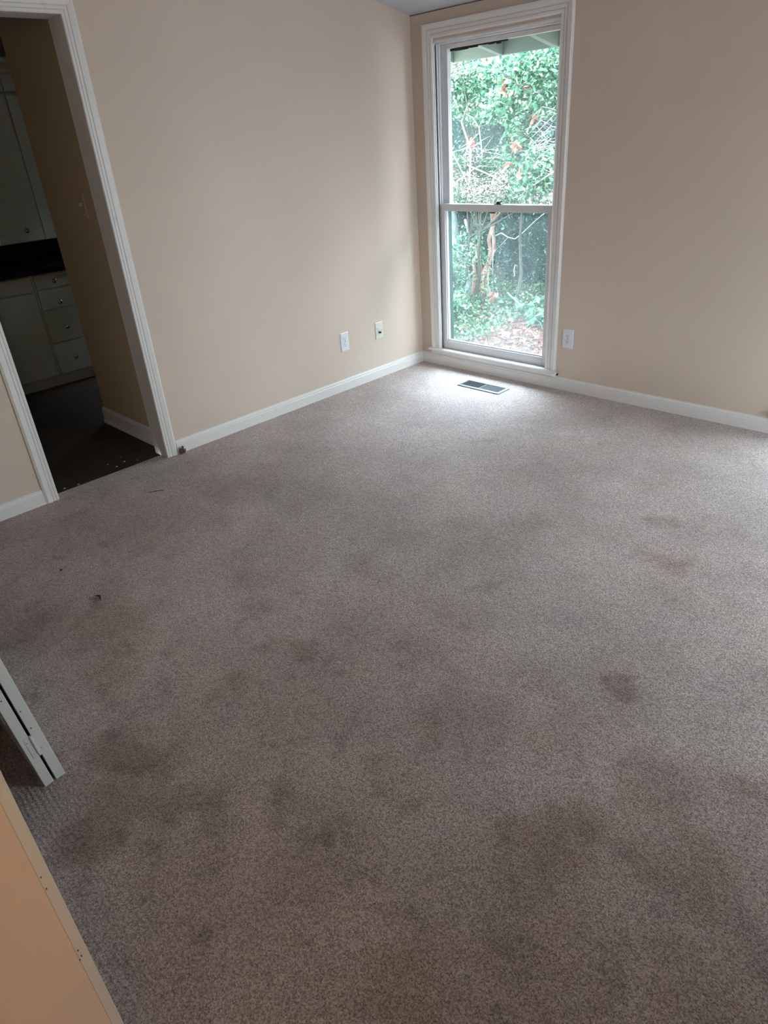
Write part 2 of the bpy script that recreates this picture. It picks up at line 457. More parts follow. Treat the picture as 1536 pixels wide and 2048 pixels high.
# casings: mitred U shaped sweep ----------------------------------
DOORPROF = [(0, 0), (0, .010), (.003, .0135), (.012, .0135), (.0145, .0095), (.017, .0135), (.027, .014), (.030, .010), (.033, .0145), (.050, .017), (.056, .0175), (.061, .013), (.065, .010), (.065, 0)]
WINPROF = [(-.004, 0), (-.004, .012), (.003, .016), (.014, .016), (.017, .012), (.020, .017), (.034, .018), (.037, .014), (.040, .020), (.060, .024), (.067, .024), (.070, .020), (.070, 0)]
def casing(bm, lo, hi, zb, zt, prof, fn, headw=None):
    paths = []
    for s, t in prof:
        sh = s if headw is None else s*headw
        paths.append([bm.verts.new(fn(a, t, z)) for a, z in ((lo-s, zb), (lo-s, zt+sh), (hi+s, zt+sh), (hi+s, zb))])
    n = len(prof)
    for i in range(n):
        j = (i+1) % n
        for k in range(3):
            bm.faces.new((paths[i][k], paths[i][k+1], paths[j][k+1], paths[j][k]))
    bm.faces.new([p[0] for p in paths]); bm.faces.new([p[3] for p in paths][::-1])

# kitchen doorway: casing and jamb lining
bm = bmesh.new()
casing(bm, DY0, DY1, 0, DH, DOORPROF, lambda a, t, z: (t, a, z))
struct(obj('trim_1', bm, M_trim), 'white fluted casing round the kitchen doorway')
bm = bmesh.new()
box(bm, (-0.128, DY1-0.0005, -0.004), (0.0095, DY1+0.018, DH)); box(bm, (-0.128, DY0-0.018, -0.004), (0.0095, DY0+0.0005, DH)); box(bm, (-0.128, DY0-0.018, DH-0.0005), (0.0095, DY1+0.018, DH+0.018))
struct(obj('trim_2', bm, M_trim, bevel=0.001), 'white jamb lining the kitchen doorway')
# rear doorway casing edge, only its thin end shows
bm = bmesh.new()
casing(bm, RDX0, RDX1, 0, 2.05, [(0, 0), (0, .014), (.060, .014), (.060, 0)], lambda a, t, z: (a, YR+t, z))
struct(obj('trim_3', bm, M_door, bevel=0.001), 'plain white casing edge at the near doorway')

def ray_x(u, v, X):
    R = Matrix.Rotation(YAW, 3, 'Z') @ Matrix.Rotation(ROLL, 3, 'Y') @ Matrix.Rotation(PITCH, 3, 'X')
    d = R @ Vector(((u-768)/FPX, -(v-1024)/FPX, -1))
    return CAM + d*((X-CAM.x)/d.x)
bm = bmesh.new(); random.seed(4)
for u, v in ((156, 1901), (160, 1920), (163, 1912), (93, 1778), (82, 1755)):
    p = ray_x(u, v, RDX0+.0006); h = random.uniform(.001, .003)
    box(bm, (RDX0-.001, p.y-.0009, p.z-h), (RDX0+.0008, p.y+.0009, p.z+h))
ch = obj('paint_chip', bm, mat('bare_wood_chip', (0.16, 0.10, 0.06), 0.8), bpy.data.objects['trim_3'])

# ------------------------------------------------------------------ windows
def make_window(name, fn, lock_x=0.651, detail=True):
    """fn maps (x along wall, y outward, z) to world"""
    root = empty(name); struct(root)
    def bx(nm, lst, m, bev=0.0, par=root):
        bm = bmesh.new()
        for a, b in lst: box(bm, fn(*a), fn(*b))
        return obj(nm, bm, m, par, bev)
    bm = bmesh.new()
    casing(bm, WX0, WX1, WZ0+0.015, WZ1+0.018, WINPROF, lambda a, t, z: fn(a, -t, z))
    obj('casing', bm, M_trim, root)
    # stool with rounded nose, and apron
    bm = bmesh.new()
    prof = [(0.10, .085), (0.10, .118), (-.018, .122), (-.030, .120), (-.035, .114), (-.034, .107), (-.028, .103), (0.0, .103), (0.0, .085)]
    A = [bm.verts.new(fn(0.082, y, z)) for y, z in prof]; B = [bm.verts.new(fn(1.162, y, z)) for y, z in prof]
    # inside the opening the stool is only as wide as the opening: keep ears on the room side only
    for v, (y, z) in zip(A, prof):
        if y > 0.0: v.co = Vector(fn(WX0, y, z))
    for v, (y, z) in zip(B, prof):
        if y > 0.0: v.co = Vector(fn(WX1, y, z))
    n = len(prof)
    for i in range(n): bm.faces.new((A[i], A[(i+1) % n], B[(i+1) % n], B[i]))
    bm.faces.new(A[::-1]); bm.faces.new(B)
    obj('stool', bm, M_trim, root)
    bx('apron', [((0.10, -0.018, 0.079), (1.150, 0.0, 0.103))], M_trim, 0.003)
    # jamb and head lining, with jamb liner tracks
    tt = 0.010
    bx('jamb', [((WX0-.001, -.004, .118), (WX0+tt, .004, WZ1)), ((WX1-tt, -.004, .118), (WX1+.001, .004, WZ1)), ((WX0, -.004, WZ1-tt), (WX1, .020, WZ1+.001)),
                ((WX0-.001, .022, .118), (WX0+tt, .031, WZ1)), ((WX1-tt, .022, .118), (WX1+.001, .031, WZ1)),
                ((WX0-.001, .040, .118), (WX0+tt*.9, .083, WZ1)), ((WX1-tt, .040, .118), (WX1+.001, .083, WZ1)), ((WX0, .020, WZ1-.02), (WX1, .10, WZ1+.001))], M_vinyl, 0.001)
    bx('track_gap', [((WX0-.001, .003, .118), (WX0+.0015, .042, WZ1-.02)), ((WX1-.0015, .003, .118), (WX1+.001, .042, WZ1-.02))], M_black)
    bx('exterior_frame', [((WX0-.001, .084, .09), (WX0+.012, .135, WZ1)), ((WX1-.012, .084, .09), (WX1+.001, .135, WZ1)), ((WX0, .102, WZ1-.028), (WX1, .135, WZ1)), ((WX0, .10, .075), (WX1, .16, .112))], M_green, 0.001)
    gx0, gx1 = 0.226, 1.024
    # lower sash, nearer the room
    ls = bx('lower_sash', [((WX0+tt, .020, .1235), (gx0, .056, 1.086)), ((gx1, .020, .1235), (WX1-tt, .056, 1.086)),
                           ((gx0, .020, .1235), (gx1, .056, .177)), ((gx0, .020, 1.043), (gx1, .056, 1.086))], M_vinyl, 0.002)
    bx('glazing_bead', [((gx0, .028, .177), (gx0+.006, .046, 1.043)), ((gx1-.006, .028, .177), (gx1, .046, 1.043)), ((gx0, .028, .177), (gx1, .046, .186))], M_vinyl, 0.001, ls)
    bx('pane', [((gx0+.001, .041, .178), (gx1-.001, .044, 1.042))], M_glass_lo, 0, ls)
    # upper sash, outside
    us = bx('upper_sash', [((WX0+tt, .060, 1.050), (gx0+.012, .096, WZ1-.021)), ((gx1-.004, .060, 1.050), (WX1-tt, .096, WZ1-.021)),
                           ((gx0+.012, .060, 1.050), (gx1-.004, .096, 1.082)), ((gx0+.012, .060, 1.940), (gx1-.004, .096, WZ1-.021))], M_vinyl, 0.002)
    bx('pane', [((gx0+.013, .079, 1.083), (gx1-.005, .082, 1.939))], M_glass_up, 0, us)
    random.seed(5)
    bmk = bmesh.new()     # ragged dark glazing putty along the top of the pane
    xx = gx0+.02
    while xx < gx0+0.42:
        l = random.uniform(.02, .06); box(bmk, fn(xx, .0795, 1.940), fn(xx+l, .086, 1.940-random.uniform(.006, .016))); xx += l*0.9
    obj('glazing_putty', bmk, M_black, us)
    # sash lock on the meeting rail
    lk = bx('sash_lock', [((lock_x-.028, .026, 1.086), (lock_x+.028, .052, 1.091))], M_dmetal, 0.001)
    bm = bmesh.new()
    lathe(bm, [(0.014, 0), (0.015, .004), (0.012, .012), (0.004, .014)], fn(lock_x-.004, .040, 1.091), (0, 0, 1))
    obj('cam', bm, M_dmetal, lk, smooth=False)
    bm = bmesh.new()
    a = Vector(fn(lock_x, .038, 1.100)); b = Vector(fn(lock_x+.030, .022, 1.104))
    tube(bm, [a, (a+b)/2, b], [.005, .0045, .006], 8)
    obj('lever', bm, M_dmetal, lk)
    bx('sash_lift', [((0.60, .012, 1.036), (0.64, .021, 1.043))], M_dmetal, 0.001, ls)
    return root
make_window('window_1', lambda x, y, z: (x, y, z))
make_window('window_2', lambda x, y, z: (x+W2X, y, z))
make_window('window_3', lambda x, y, z: (RX+y, W3Y1 + WX0 - x, z))

# ------------------------------------------------------------------ floor register
def register():
    x0, x1, y0, y1 = 0.583, 0.922, -0.312, -0.186
    root = empty('floor_register', ((x0+x1)/2, (y0+y1)/2, 0))
    ox, oy = (x0+x1)/2, (y0+y1)/2
    hx, hy = (x1-x0)/2, (y1-y0)/2
    bm = bmesh.new()
    prof = [(0, 0.001), (0.003, 0.006), (0.016, 0.009), (0.018, 0.004)]
    rings = [[bm.verts.new((sx*(hx-t), sy*(hy-t), z)) for sx, sy in ((-1,-1),(1,-1),(1,1),(-1,1))] for t, z in prof]
    for a, b in zip(rings, rings[1:]):
        for i in range(4): bm.faces.new((a[i], a[(i+1)%4], b[(i+1)%4], b[i]))
    obj('frame', bm, mat('grey_register_metal', (0.20, 0.22, 0.235), 0.45, 0.3), root)
    ix, iy = hx-.018, hy-.018
    boxes('duct_opening', [((-ix-.001, -iy-.001, 0.0008), (ix+.001, iy+.001, 0.0025))], M_black, root)
    ml = mat('register_louver_metal', (0.07, 0.08, 0.085), 0.5, 0.3)
    bm = bmesh.new()
    n = 34
    for i in range(n):
        x = -ix + 2*ix*(i+.5)/n
        ang = 0.9 if x < 0 else -0.9
        dx, dz = .0030*math.sin(ang), .0028
        v = [bm.verts.new(p) for p in ((x-dx, -iy, .003), (x+dx, -iy, .0078), (x+dx, iy, .0078), (x-dx, iy, .003),
                                       (x-dx+.0012, -iy, .003), (x+dx+.0012, -iy, .0078), (x+dx+.0012, iy, .0078), (x-dx+.0012, iy, .003))]
        for f in ((0,1,2,3),(4,7,6,5),(0,4,5,1),(1,5,6,2),(2,6,7,3),(3,7,4,0)): bm.faces.new([v[k] for k in f])
    obj('louver', bm, ml, root)
    bm = bmesh.new()
    for j in range(1, 6):
        y = -iy + 2*iy*j/6; box(bm, (-ix, y-.0008, .0078), (ix, y+.0008, .0086))
    box(bm, (-.004, -iy, .0078), (.004, iy, .0088))
    obj('cross_bar', bm, ml, root)
    tag(root, 'grey metal floor register set in the carpet below the window', 'floor vent')
register()

# ------------------------------------------------------------------ electrical plates
def plate_body(w_, h_, m, parent, nm='plate'):
    bm = bmesh.new()
    rings = []
    for t, d in ((0, 0), (0, .003), (.004, .0062)):
        rings.append([bm.verts.new((sx*(w_/2-t), -d, sz*(h_/2-t))) for sx, sz in ((-1,-1),(1,-1),(1,1),(-1,1))])
    for a, b in zip(rings, rings[1:]):
        for i in range(4): bm.faces.new((a[i], a[(i+1)%4], b[(i+1)%4], b[i]))
    bm.faces.new(rings[-1]); bm.faces.new(rings[0][::-1])
    return obj(nm, bm, m, parent)
def screw(x, z, parent, d=-.0062):
    bm = bmesh.new(); lathe(bm, [(.0035, 0), (.0035, .0008), (.002, .0016)], (x, d, z), (0, -1, 0), 12)
    return obj('screw', bm, M_nickel, parent)
def outlet(label, loc, rz):
    r = empty('wall_outlet', loc, (0, 0, rz))
    plate_body(.073, .122, M_plate_w, r)
    for s in (1, -1):
        bm = bmesh.new()
        pts = []
        for i in range(20):
            a = 2*PI*i/20
            pts.append((.0172*math.cos(a), max(-.0135, min(.0135, .0172*math.sin(a))) + s*.0195))
        prism(bm, pts, 'y', -.0085, -.0055)
        rc = obj('receptacle', bm, M_plate_w, r, 0.0006)
        z = s*.0195
        bm = bmesh.new()
        box(bm, (-.0075, -.0088, z-.002), (-.0055, -.0083, z+.007)); box(bm, (.0055, -.0088, z-.001), (.0075, -.0083, z+.006))
        lathe(bm, [(.0026, 0), (.0026, .0005)], (0, -.0083, z-.0075), (0, -1, 0), 12)
        obj('slot', bm, M_black, rc)
    screw(0, 0, r)
    tag(r, label, 'outlet')
outlet('white duplex outlet low on the left wall, left of the cable plate', (0.0, -0.772, 0.325), PI/2)
outlet('white duplex outlet on the window wall, right of the window casing', (1.2195, 0.0, 0.332), 0)
r = empty('cable_wall_plate', (0, -0.447, 0.328), (0, 0, PI/2))
plate_body(.073, .115, M_plate_i, r)
bm = bmesh.new()
lathe(bm, [(.0095, 0), (.0095, .003), (.0062, .0032), (.0062, .014), (.003, .0141)], (0, -.0062, -.012), (0, -1, 0), 14)
obj('coaxial_connector', bm, M_dmetal, r)
bm = bmesh.new(); tube(bm, [(-.012, -.007, .018), (-.009, -.012, .004), (-.002, -.016, -.010)], [.0022, .0022, .0026], 8)
obj('hook_tab', bm, M_plate_w, r)
screw(-.020, 0.0, r); screw(.020, 0.0, r)
tag(r, 'ivory cable wall plate with dark connector, on the left wall near the corner', 'wall plate')
r = empty('light_switch', (-0.40, -2.12, 1.30), (0, 0, 0))
plate_body(.073, .118, M_kwall, r)
boxes('toggle', [((-.005, -.016, -.004), (.005, -.0055, .012))], M_plate_i, r, .001)
screw(0, .03, r); screw(0, -.03, r)
tag(r, 'light switch with painted-over plate on the dim kitchen side wall', 'light switch')

# ------------------------------------------------------------------ kitchen
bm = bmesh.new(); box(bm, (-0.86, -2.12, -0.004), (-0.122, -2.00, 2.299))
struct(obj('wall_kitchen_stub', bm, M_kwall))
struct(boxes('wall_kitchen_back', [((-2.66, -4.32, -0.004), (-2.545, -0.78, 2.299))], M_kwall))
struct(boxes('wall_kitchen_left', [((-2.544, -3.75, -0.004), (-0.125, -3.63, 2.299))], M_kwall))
KX0, KX1, KZ0, KZ1 = -1.96, -1.52, 1.05, 1.42  # opening of the added kitchen window
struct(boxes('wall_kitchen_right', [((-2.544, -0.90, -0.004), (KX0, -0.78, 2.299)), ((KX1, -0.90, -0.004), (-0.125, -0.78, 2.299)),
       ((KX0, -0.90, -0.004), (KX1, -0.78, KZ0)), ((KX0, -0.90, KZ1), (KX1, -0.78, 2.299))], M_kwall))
struct(boxes('window_kitchen_fill', [((KX0, -0.85, KZ0), (KX0+.03, -0.81, KZ1)), ((KX1-.03, -0.85, KZ0), (KX1, -0.81, KZ1)), ((KX0+.03, -0.85, KZ0), (KX1-.03, -0.81, KZ0+.03)), ((KX0+.03, -0.85, KZ1-.03), (KX1-.03, -0.81, KZ1))], M_vinyl))  # unseen window, added for bluish fill light on the cabinets
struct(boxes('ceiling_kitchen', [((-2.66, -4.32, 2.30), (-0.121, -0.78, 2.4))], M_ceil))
KB = [(0, 0), (0.018, 0), (0.018, .016), (.013, .024), (0.012, .085), (.008, .092), (.008, .098), (.003, .105), (0, .105)]
base_x('baseboard_kitchen', -0.875, -0.128, -2.12, -1, KB, -0.004)

def knob(parent, x, y, z):
    bm = bmesh.new()
    lathe(bm, [(.006, 0), (.005, .010), (.008, .014), (.0155, .019), (.0165, .025), (.012, .030), (.004, .032)], (x, y, z), (1, 0, 0), 16)
    return obj('knob', bm, M_nickel, parent, smooth=True)
XF = -1.92
def slab(nm, y0, y1, z0, z1, parent, x=XF):
    return boxes(nm, [((x-.018, y0, z0), (x, y1, z1))], M_cab, parent, .003)
# drawer unit
r = empty('drawer_cabinet', (0, 0, 0))
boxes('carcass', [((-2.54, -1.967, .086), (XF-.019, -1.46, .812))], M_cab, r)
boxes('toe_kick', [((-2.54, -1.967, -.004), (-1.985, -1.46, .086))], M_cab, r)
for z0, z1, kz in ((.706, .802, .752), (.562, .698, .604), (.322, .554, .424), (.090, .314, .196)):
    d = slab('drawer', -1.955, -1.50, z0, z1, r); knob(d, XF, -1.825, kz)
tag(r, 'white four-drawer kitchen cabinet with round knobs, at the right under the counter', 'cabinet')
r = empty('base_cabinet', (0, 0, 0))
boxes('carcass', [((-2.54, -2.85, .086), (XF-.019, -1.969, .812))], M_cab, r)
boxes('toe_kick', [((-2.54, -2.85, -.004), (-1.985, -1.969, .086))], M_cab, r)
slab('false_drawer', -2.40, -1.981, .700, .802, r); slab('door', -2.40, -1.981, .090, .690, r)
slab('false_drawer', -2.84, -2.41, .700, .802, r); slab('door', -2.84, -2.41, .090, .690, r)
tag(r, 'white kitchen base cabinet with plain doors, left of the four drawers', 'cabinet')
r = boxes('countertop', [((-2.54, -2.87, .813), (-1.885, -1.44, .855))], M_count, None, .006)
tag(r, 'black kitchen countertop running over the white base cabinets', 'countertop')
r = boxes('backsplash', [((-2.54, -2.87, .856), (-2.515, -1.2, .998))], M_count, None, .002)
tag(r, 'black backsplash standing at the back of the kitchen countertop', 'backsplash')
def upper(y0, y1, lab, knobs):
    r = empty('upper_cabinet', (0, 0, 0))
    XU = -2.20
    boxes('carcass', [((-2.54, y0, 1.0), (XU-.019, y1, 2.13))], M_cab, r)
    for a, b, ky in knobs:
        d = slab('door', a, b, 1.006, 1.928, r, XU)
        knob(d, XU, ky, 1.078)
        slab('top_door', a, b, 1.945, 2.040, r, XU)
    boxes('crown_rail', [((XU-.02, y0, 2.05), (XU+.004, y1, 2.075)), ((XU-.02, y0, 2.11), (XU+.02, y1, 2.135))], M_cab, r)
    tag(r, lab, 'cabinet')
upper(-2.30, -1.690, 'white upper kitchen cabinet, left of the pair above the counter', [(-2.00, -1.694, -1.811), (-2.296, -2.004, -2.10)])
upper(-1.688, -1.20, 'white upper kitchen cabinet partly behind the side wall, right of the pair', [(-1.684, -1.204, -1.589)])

# ------------------------------------------------------------------ bifold door leaning on the rear wall
r = empty('bifold_door', (1.790, -3.518, 0.004), (math.radians(4.35), 0, 0))
def leaf(y0, y1, dx):
    bm = bmesh.new()
    box(bm, (dx-0.60, y0, 0), (dx, y1, 1.98))
    o = obj('panel', bm, M_door, r, 0.0015)
    bmr = bmesh.new()
    for z0, z1 in ((.18, .88), (1.0, 1.82)):
        box(bmr, (dx-0.50, y0-.003, z0), (dx-0.10, y1+.003, z1))
    obj('raised_field', bmr, M_door, o, 0.004)
leaf(-.0265, 0.0, 0.0); leaf(-.0585, -.0335, 0.0)
bm = bmesh.new()
box(bm, (-.001, -.0265, .112), (.0016, -.012, .185)); box(bm, (-.001, -.048, .112), (.0016, -.0335, .185))
tube(bm, [(.002, -.030, .112), (.002, -.030, .150), (.002, -.030, .185)], [.0042]*3, 10)
obj('hinge', bm, M_door, r, 0.0006)
bm = bmesh.new()
for hx, hz in ((-.018, .205), (-.044, .125), (-.044, .168), (-.019, .13), (-.020, .27), (-.045, .33)):
    lathe(bm, [(.0018, 0), (.0018, .0008)], (.0008, hx, hz), (1, 0, 0), 8)
obj('screw_hole', bm, M_black, r)
tag(r, 'white folded bifold closet door leaning at the left edge, two narrow edges showing', 'door')

# ------------------------------------------------------------------ small debris
def crumb(loc, s, m, lab, seed):
    random.seed(seed); bm = bmesh.new()
    bmesh.ops.create_icosphere(bm, subdivisions=1, radius=s)
    for v in bm.verts: v.co = Vector((v.co.x*random.uniform(.6, 1.5), v.co.y*random.uniform(.6, 1.5), v.co.z*random.uniform(.3, .7)))
    o = obj('debris_crumb', bm, m); o.location = (loc[0], loc[1], loc[2]+s*.35)
    tag(o, lab, 'debris'); return o
M_crumb = mat('pale_crumb', (0.45, 0.42, 0.36), 0.9); M_dcr = mat('dark_crumb', (0.04, 0.03, 0.02), 0.9)
for i, (x, y, s) in enumerate(((-.16, -2.36, .005), (-.13, -2.42, .006), (-.20, -2.44, .004), (-.10, -2.73, .005), (-.085, -2.66, .005), (-.12, -2.30, .004), (-.24, -2.34, .004))):
    crumb((x, y, -0.004), s, M_crumb, 'pale crumb of debris on the dark kitchen floor at the threshold', i)['group'] = 'crumbs on the kitchen threshold'
crumb((0.70, -3.08, 0), .006, M_dcr, 'tiny dark speck on the carpet in front of the left doorway casing', 30)
bm = bmesh.new(); tube(bm, [(1.005, -3.07, .004), (1.03, -3.06, .009), (1.052, -3.068, .004)], [.0015, .004, .0015], 6)
tag(obj('dry_leaf_scrap', bm, M_dcr), 'small dark curled scrap on the carpet near the left edge', 'debris')
bm = bmesh.new(); tube(bm, [(0.335, -2.475, .003), (.355, -2.445, .006), (.375, -2.41, .003)], [.0012, .002, .0012], 6)
tag(obj('twig', bm, M_dcr), 'thin dark twig on the carpet in front of the kitchen doorway', 'twig')
random.seed(11); bm = bmesh.new()
for i in range(60):
    a = random.uniform(0, 2*PI); p = Vector((.020+random.uniform(-.004, .014), -2.092+random.uniform(-.013, .013), 0))
    q = p + Vector((random.uniform(-.008, .012), random.uniform(-.012, .012), random.uniform(.015, .045)))
    tube(bm, [p, (p+q)/2 + Vector((random.uniform(-.006, .006), random.uniform(-.006, .006), 0)), q], [.0013, .0013, .0009], 5)
tag(obj('yarn_tuft', bm, mat('reddish_yarn', (0.22, 0.11, 0.10), 0.9)), 'frayed reddish carpet yarn tuft at the foot of the right kitchen casing', 'carpet tuft')

# ------------------------------------------------------------------ added hall lamp behind the camera, fill for the near wall
r = empty('hall_fill_lamp', (4.2, -4.08, 1.75))
bm = bmesh.new(); lathe(bm, [(.06, 0), (.06, .015), (.045, .022)], (0, 0, 0), (-1, 0, 0), 24); obj('backplate', bm, M_nickel, r)
bm = bmesh.new(); tube(bm, [(-.015, 0, 0), (-.06, 0, -.01), (-.09, 0, .02)], [.008, .008, .008], 8); obj('arm', bm, M_nickel, r)
ms = mat('fill_lamp_glass', (0.9, 0.85, 0.75), 0.4)
ms.node_tree.nodes['Principled BSDF'].inputs['Emission Color'].default_value = (1.0, 0.70, 0.34, 1)
ms.node_tree.nodes['Principled BSDF'].inputs['Emission Strength'].default_value = HALL_W
bm = bmesh.new(); lathe(bm, [(.035, .0), (.060, .03), (.068, .09), (.055, .15)], (-.09, 0, .015), (0, 0, 1), 24); obj('shade', bm, ms, r, smooth=True)
tag(r, 'added glass wall lamp, unseen in the hall, fill for the near wall', 'wall lamp')

# ------------------------------------------------------------------ eave outside
def eave():
    bm = bmesh.new()
    prism(bm, [(0.0, 2.1354+.101), (.0, 2.1354+.14), (.66, 2.0034+.14), (.66, 2.0034+.101), (0.131, 2.108)], 'x', -2.5, RX+1) if False else \
    prism(bm, [(0.131, 2.108), (0.131, 2.16), (.62, 2.06), (.62, 2.01)], 'x', -2.5, RX+1)
    o = obj('eave', bm, M_eave); struct(o)
    fb = boxes('fascia', [((-2.5, .600, 1.914), (RX+1, .622, 2.062))], M_eave, o, .002)
    k = 0
    x = .2195 - 6*.412
    while x < RX+.8:
        bm = bmesh.new()
        prism(bm, [(.131, 2.008), (.131, 2.107), (.599, 2.013), (.599, 1.914)], 'x', x, x+.038)
        obj('rafter', bm, M_eave, o); x += .412
eave()

# ------------------------------------------------------------------ ground outside
def gz(x, y):
    z = -0.42 + 0.035*noise.noise(Vector((x*1.7, y*1.7, 0)))
    if y > 3.7: z += 0.35*(y-3.7)**1.3
    return z
bm = bmesh.new()
gx = [-9 + 0.25*i for i in range(77)]; gy = [0.13 + 0.25*j for j in range(34)]
V = [[bm.verts.new((x, y, gz(x, y))) for x in gx] for y in gy]
for j in range(len(gy)-1):
    for i in range(len(gx)-1): bm.faces.new((V[j][i], V[j][i+1], V[j+1][i+1], V[j+1][i]))
o = obj('ground', bm, M_soil, smooth=True); struct(o)
bm = bmesh.new(); box(bm, (4.73, -6, -.6), (12, .12, -.42)); struct(obj('ground_side', bm, M_soil))

# ------------------------------------------------------------------ leaves
def leaf_mesh(name, P, size, mat_, parent=None, droop=0.3, ratio=0.45, seed=0, up=None, blade=False):
    rng = np.random.default_rng(seed)
    P = np.asarray(P, float); n = len(P)
    L = rng.uniform(size[0], size[1], n)[:, None]
    d = rng.normal(size=(n, 3)); d[:, 2] = d[:, 2]*0.6 - droop
    d /= np.linalg.norm(d, axis=1)[:, None]
    s = np.cross(d, rng.normal(size=(n, 3)) + np.array([0, 0, 1.2])); s /= np.linalg.norm(s, axis=1)[:, None]
    nn = np.cross(s, d)
    a = P; t = P + d*L
    m1 = P + d*L*0.38 + nn*L*0.04; W = L*ratio*0.5
    l1 = m1 + s*W + nn*L*0.06; r1 = m1 - s*W + nn*L*0.06
    m2 = P + d*L*0.72
    l2 = m2 + s*W*0.75 + nn*L*0.03; r2 = m2 - s*W*0.75 + nn*L*0.03
    vs = np.stack([a, l1, l2, t, r2, r1], 1).reshape(-1, 3)
    fa = np.arange(n)[:, None]*6
    f1 = fa + np.array([[0, 1, 2, 3]]); f2 = fa + np.array([[0, 3, 4, 5]])
    me = bpy.data.meshes.new(name)
    me.from_pydata(vs.tolist(), [], np.concatenate([f1, f2]).tolist())
    me.materials.append(mat_)
    o = bpy.data.objects.new(name, me); COL.objects.link(o)
    if parent: o.parent = parent
    return o

def blob(n, c, r, seed, shell=0.4):
    rng = np.random.default_rng(seed)
    d = rng.normal(size=(n, 3)); d /= np.linalg.norm(d, axis=1)[:, None]
    rad = rng.uniform(shell, 1, n)[:, None]
    # lumpy
    k = np.array([1+0.35*noise.noise(Vector(tuple(v*2.2+seed))) for v in d])[:, None]
    return np.asarray(c) + d*rad*k*np.asarray(r)

def branchy(bm, p, d, length, rad, depth, rnd, seg=5, spread=0.6):
    pts = [Vector(p)]; rr = [rad]; d = Vector(d).normalized()
    for i in range(seg):
        d = (d + Vector((rnd.uniform(-.2, .2), rnd.uniform(-.2, .2), rnd.uniform(-.12, .18)))).normalized()
        pts.append(pts[-1] + d*length/seg); rr.append(rad*(1-.6*(i+1)/seg))
    tube(bm, pts, rr, 6)
    ends = [pts[-1]]
    if depth > 0:
        for k in range(rnd.randint(2, 3)):
            i = rnd.randint(2, seg)
            nd = (d + Vector((rnd.uniform(-1, 1), rnd.uniform(-1, 1), rnd.uniform(-.3, .8)))*spread).normalized()
            ends += branchy(bm, pts[i], nd, length*rnd.uniform(.5, .75), rr[i]*.65, depth-1, rnd, seg, spread)
    return ends

# --- multi-stemmed tree beyond the lower pane
def P_(u, v, y): return Vector(at(u, v, y))
r = empty('multi_stem_tree', (-2.15, 3.5, gz(-2.15, 3.5)))
root_inv = Vector(r.location)
bm = bmesh.new()
stems = [
    ([(988, 620, 3.45), (978, 590, 3.45), (972, 560, 3.5), (982, 500, 3.5), (978, 480, 3.5), (985, 455, 3.5), (990, 430, 3.55), (1000, 400, 3.6), (1003, 360, 3.7)], .036),
    ([(955, 600, 3.4), (962, 560, 3.45), (975, 530, 3.45), (985, 510, 3.5), (978, 480, 3.5), (985, 455, 3.5), (984, 430, 3.5), (980, 380, 3.5)], .032),
    ([(970, 596, 3.5), (968, 565, 3.5), (958, 520, 3.5), (950, 490, 3.5), (940, 470, 3.5), (930, 440, 3.6)], .032),
    ([(945, 590, 3.35), (950, 555, 3.4), (948, 520, 3.5), (960, 500, 3.5), (955, 470, 3.6)], .028),
    ([(965, 600, 3.3), (966, 560, 3.4), (972, 530, 3.45), (990, 500, 3.5), (986, 470, 3.5)], .028),
    ([(990, 500, 3.5), (990, 480, 3.45), (985, 440, 3.45), (1000, 425, 3.45)], .010),
]
for pts, rad in stems:
    q = [P_(*p) - root_inv for p in pts]
    tube(bm, q, [rad*(1-.45*i/(len(q)-1)) for i in range(len(q))], 9)
obj('stem', bm, M_bark, r, smooth=True)
pts = np.concatenate([blob(260, P_(940, 470, 3.4)-root_inv, (.22, .2, .16), 1), blob(200, P_(950, 510, 3.3)-root_inv, (.2, .2, .15), 2),
                      blob(160, P_(975, 560, 3.3)-root_inv, (.16, .15, .2), 3), blob(160, P_(925, 550, 3.3)-root_inv, (.2, .2, .2), 4)])
leaf_mesh('foliage', pts, (.03, .06), M_leaf, r, seed=4)
tag(r, 'pinkish multi-stemmed tree with few leaves, beyond the lower window pane', 'tree')

bm = bmesh.new()
tube(bm, [P_(896, 405, 3.7), P_(903, 440, 3.7), P_(908, 480, 3.65), P_(916, 520, 3.6), P_(930, 555, 3.55), P_(943, 585, 3.5), P_(948, 605, 3.5)], [.085, .08, .075, .07, .065, .06, .06], 12)
tag(obj('leaning_trunk', bm, M_bark_g, smooth=True), 'smooth grey leaning trunk at the left of the lower pane', 'tree')

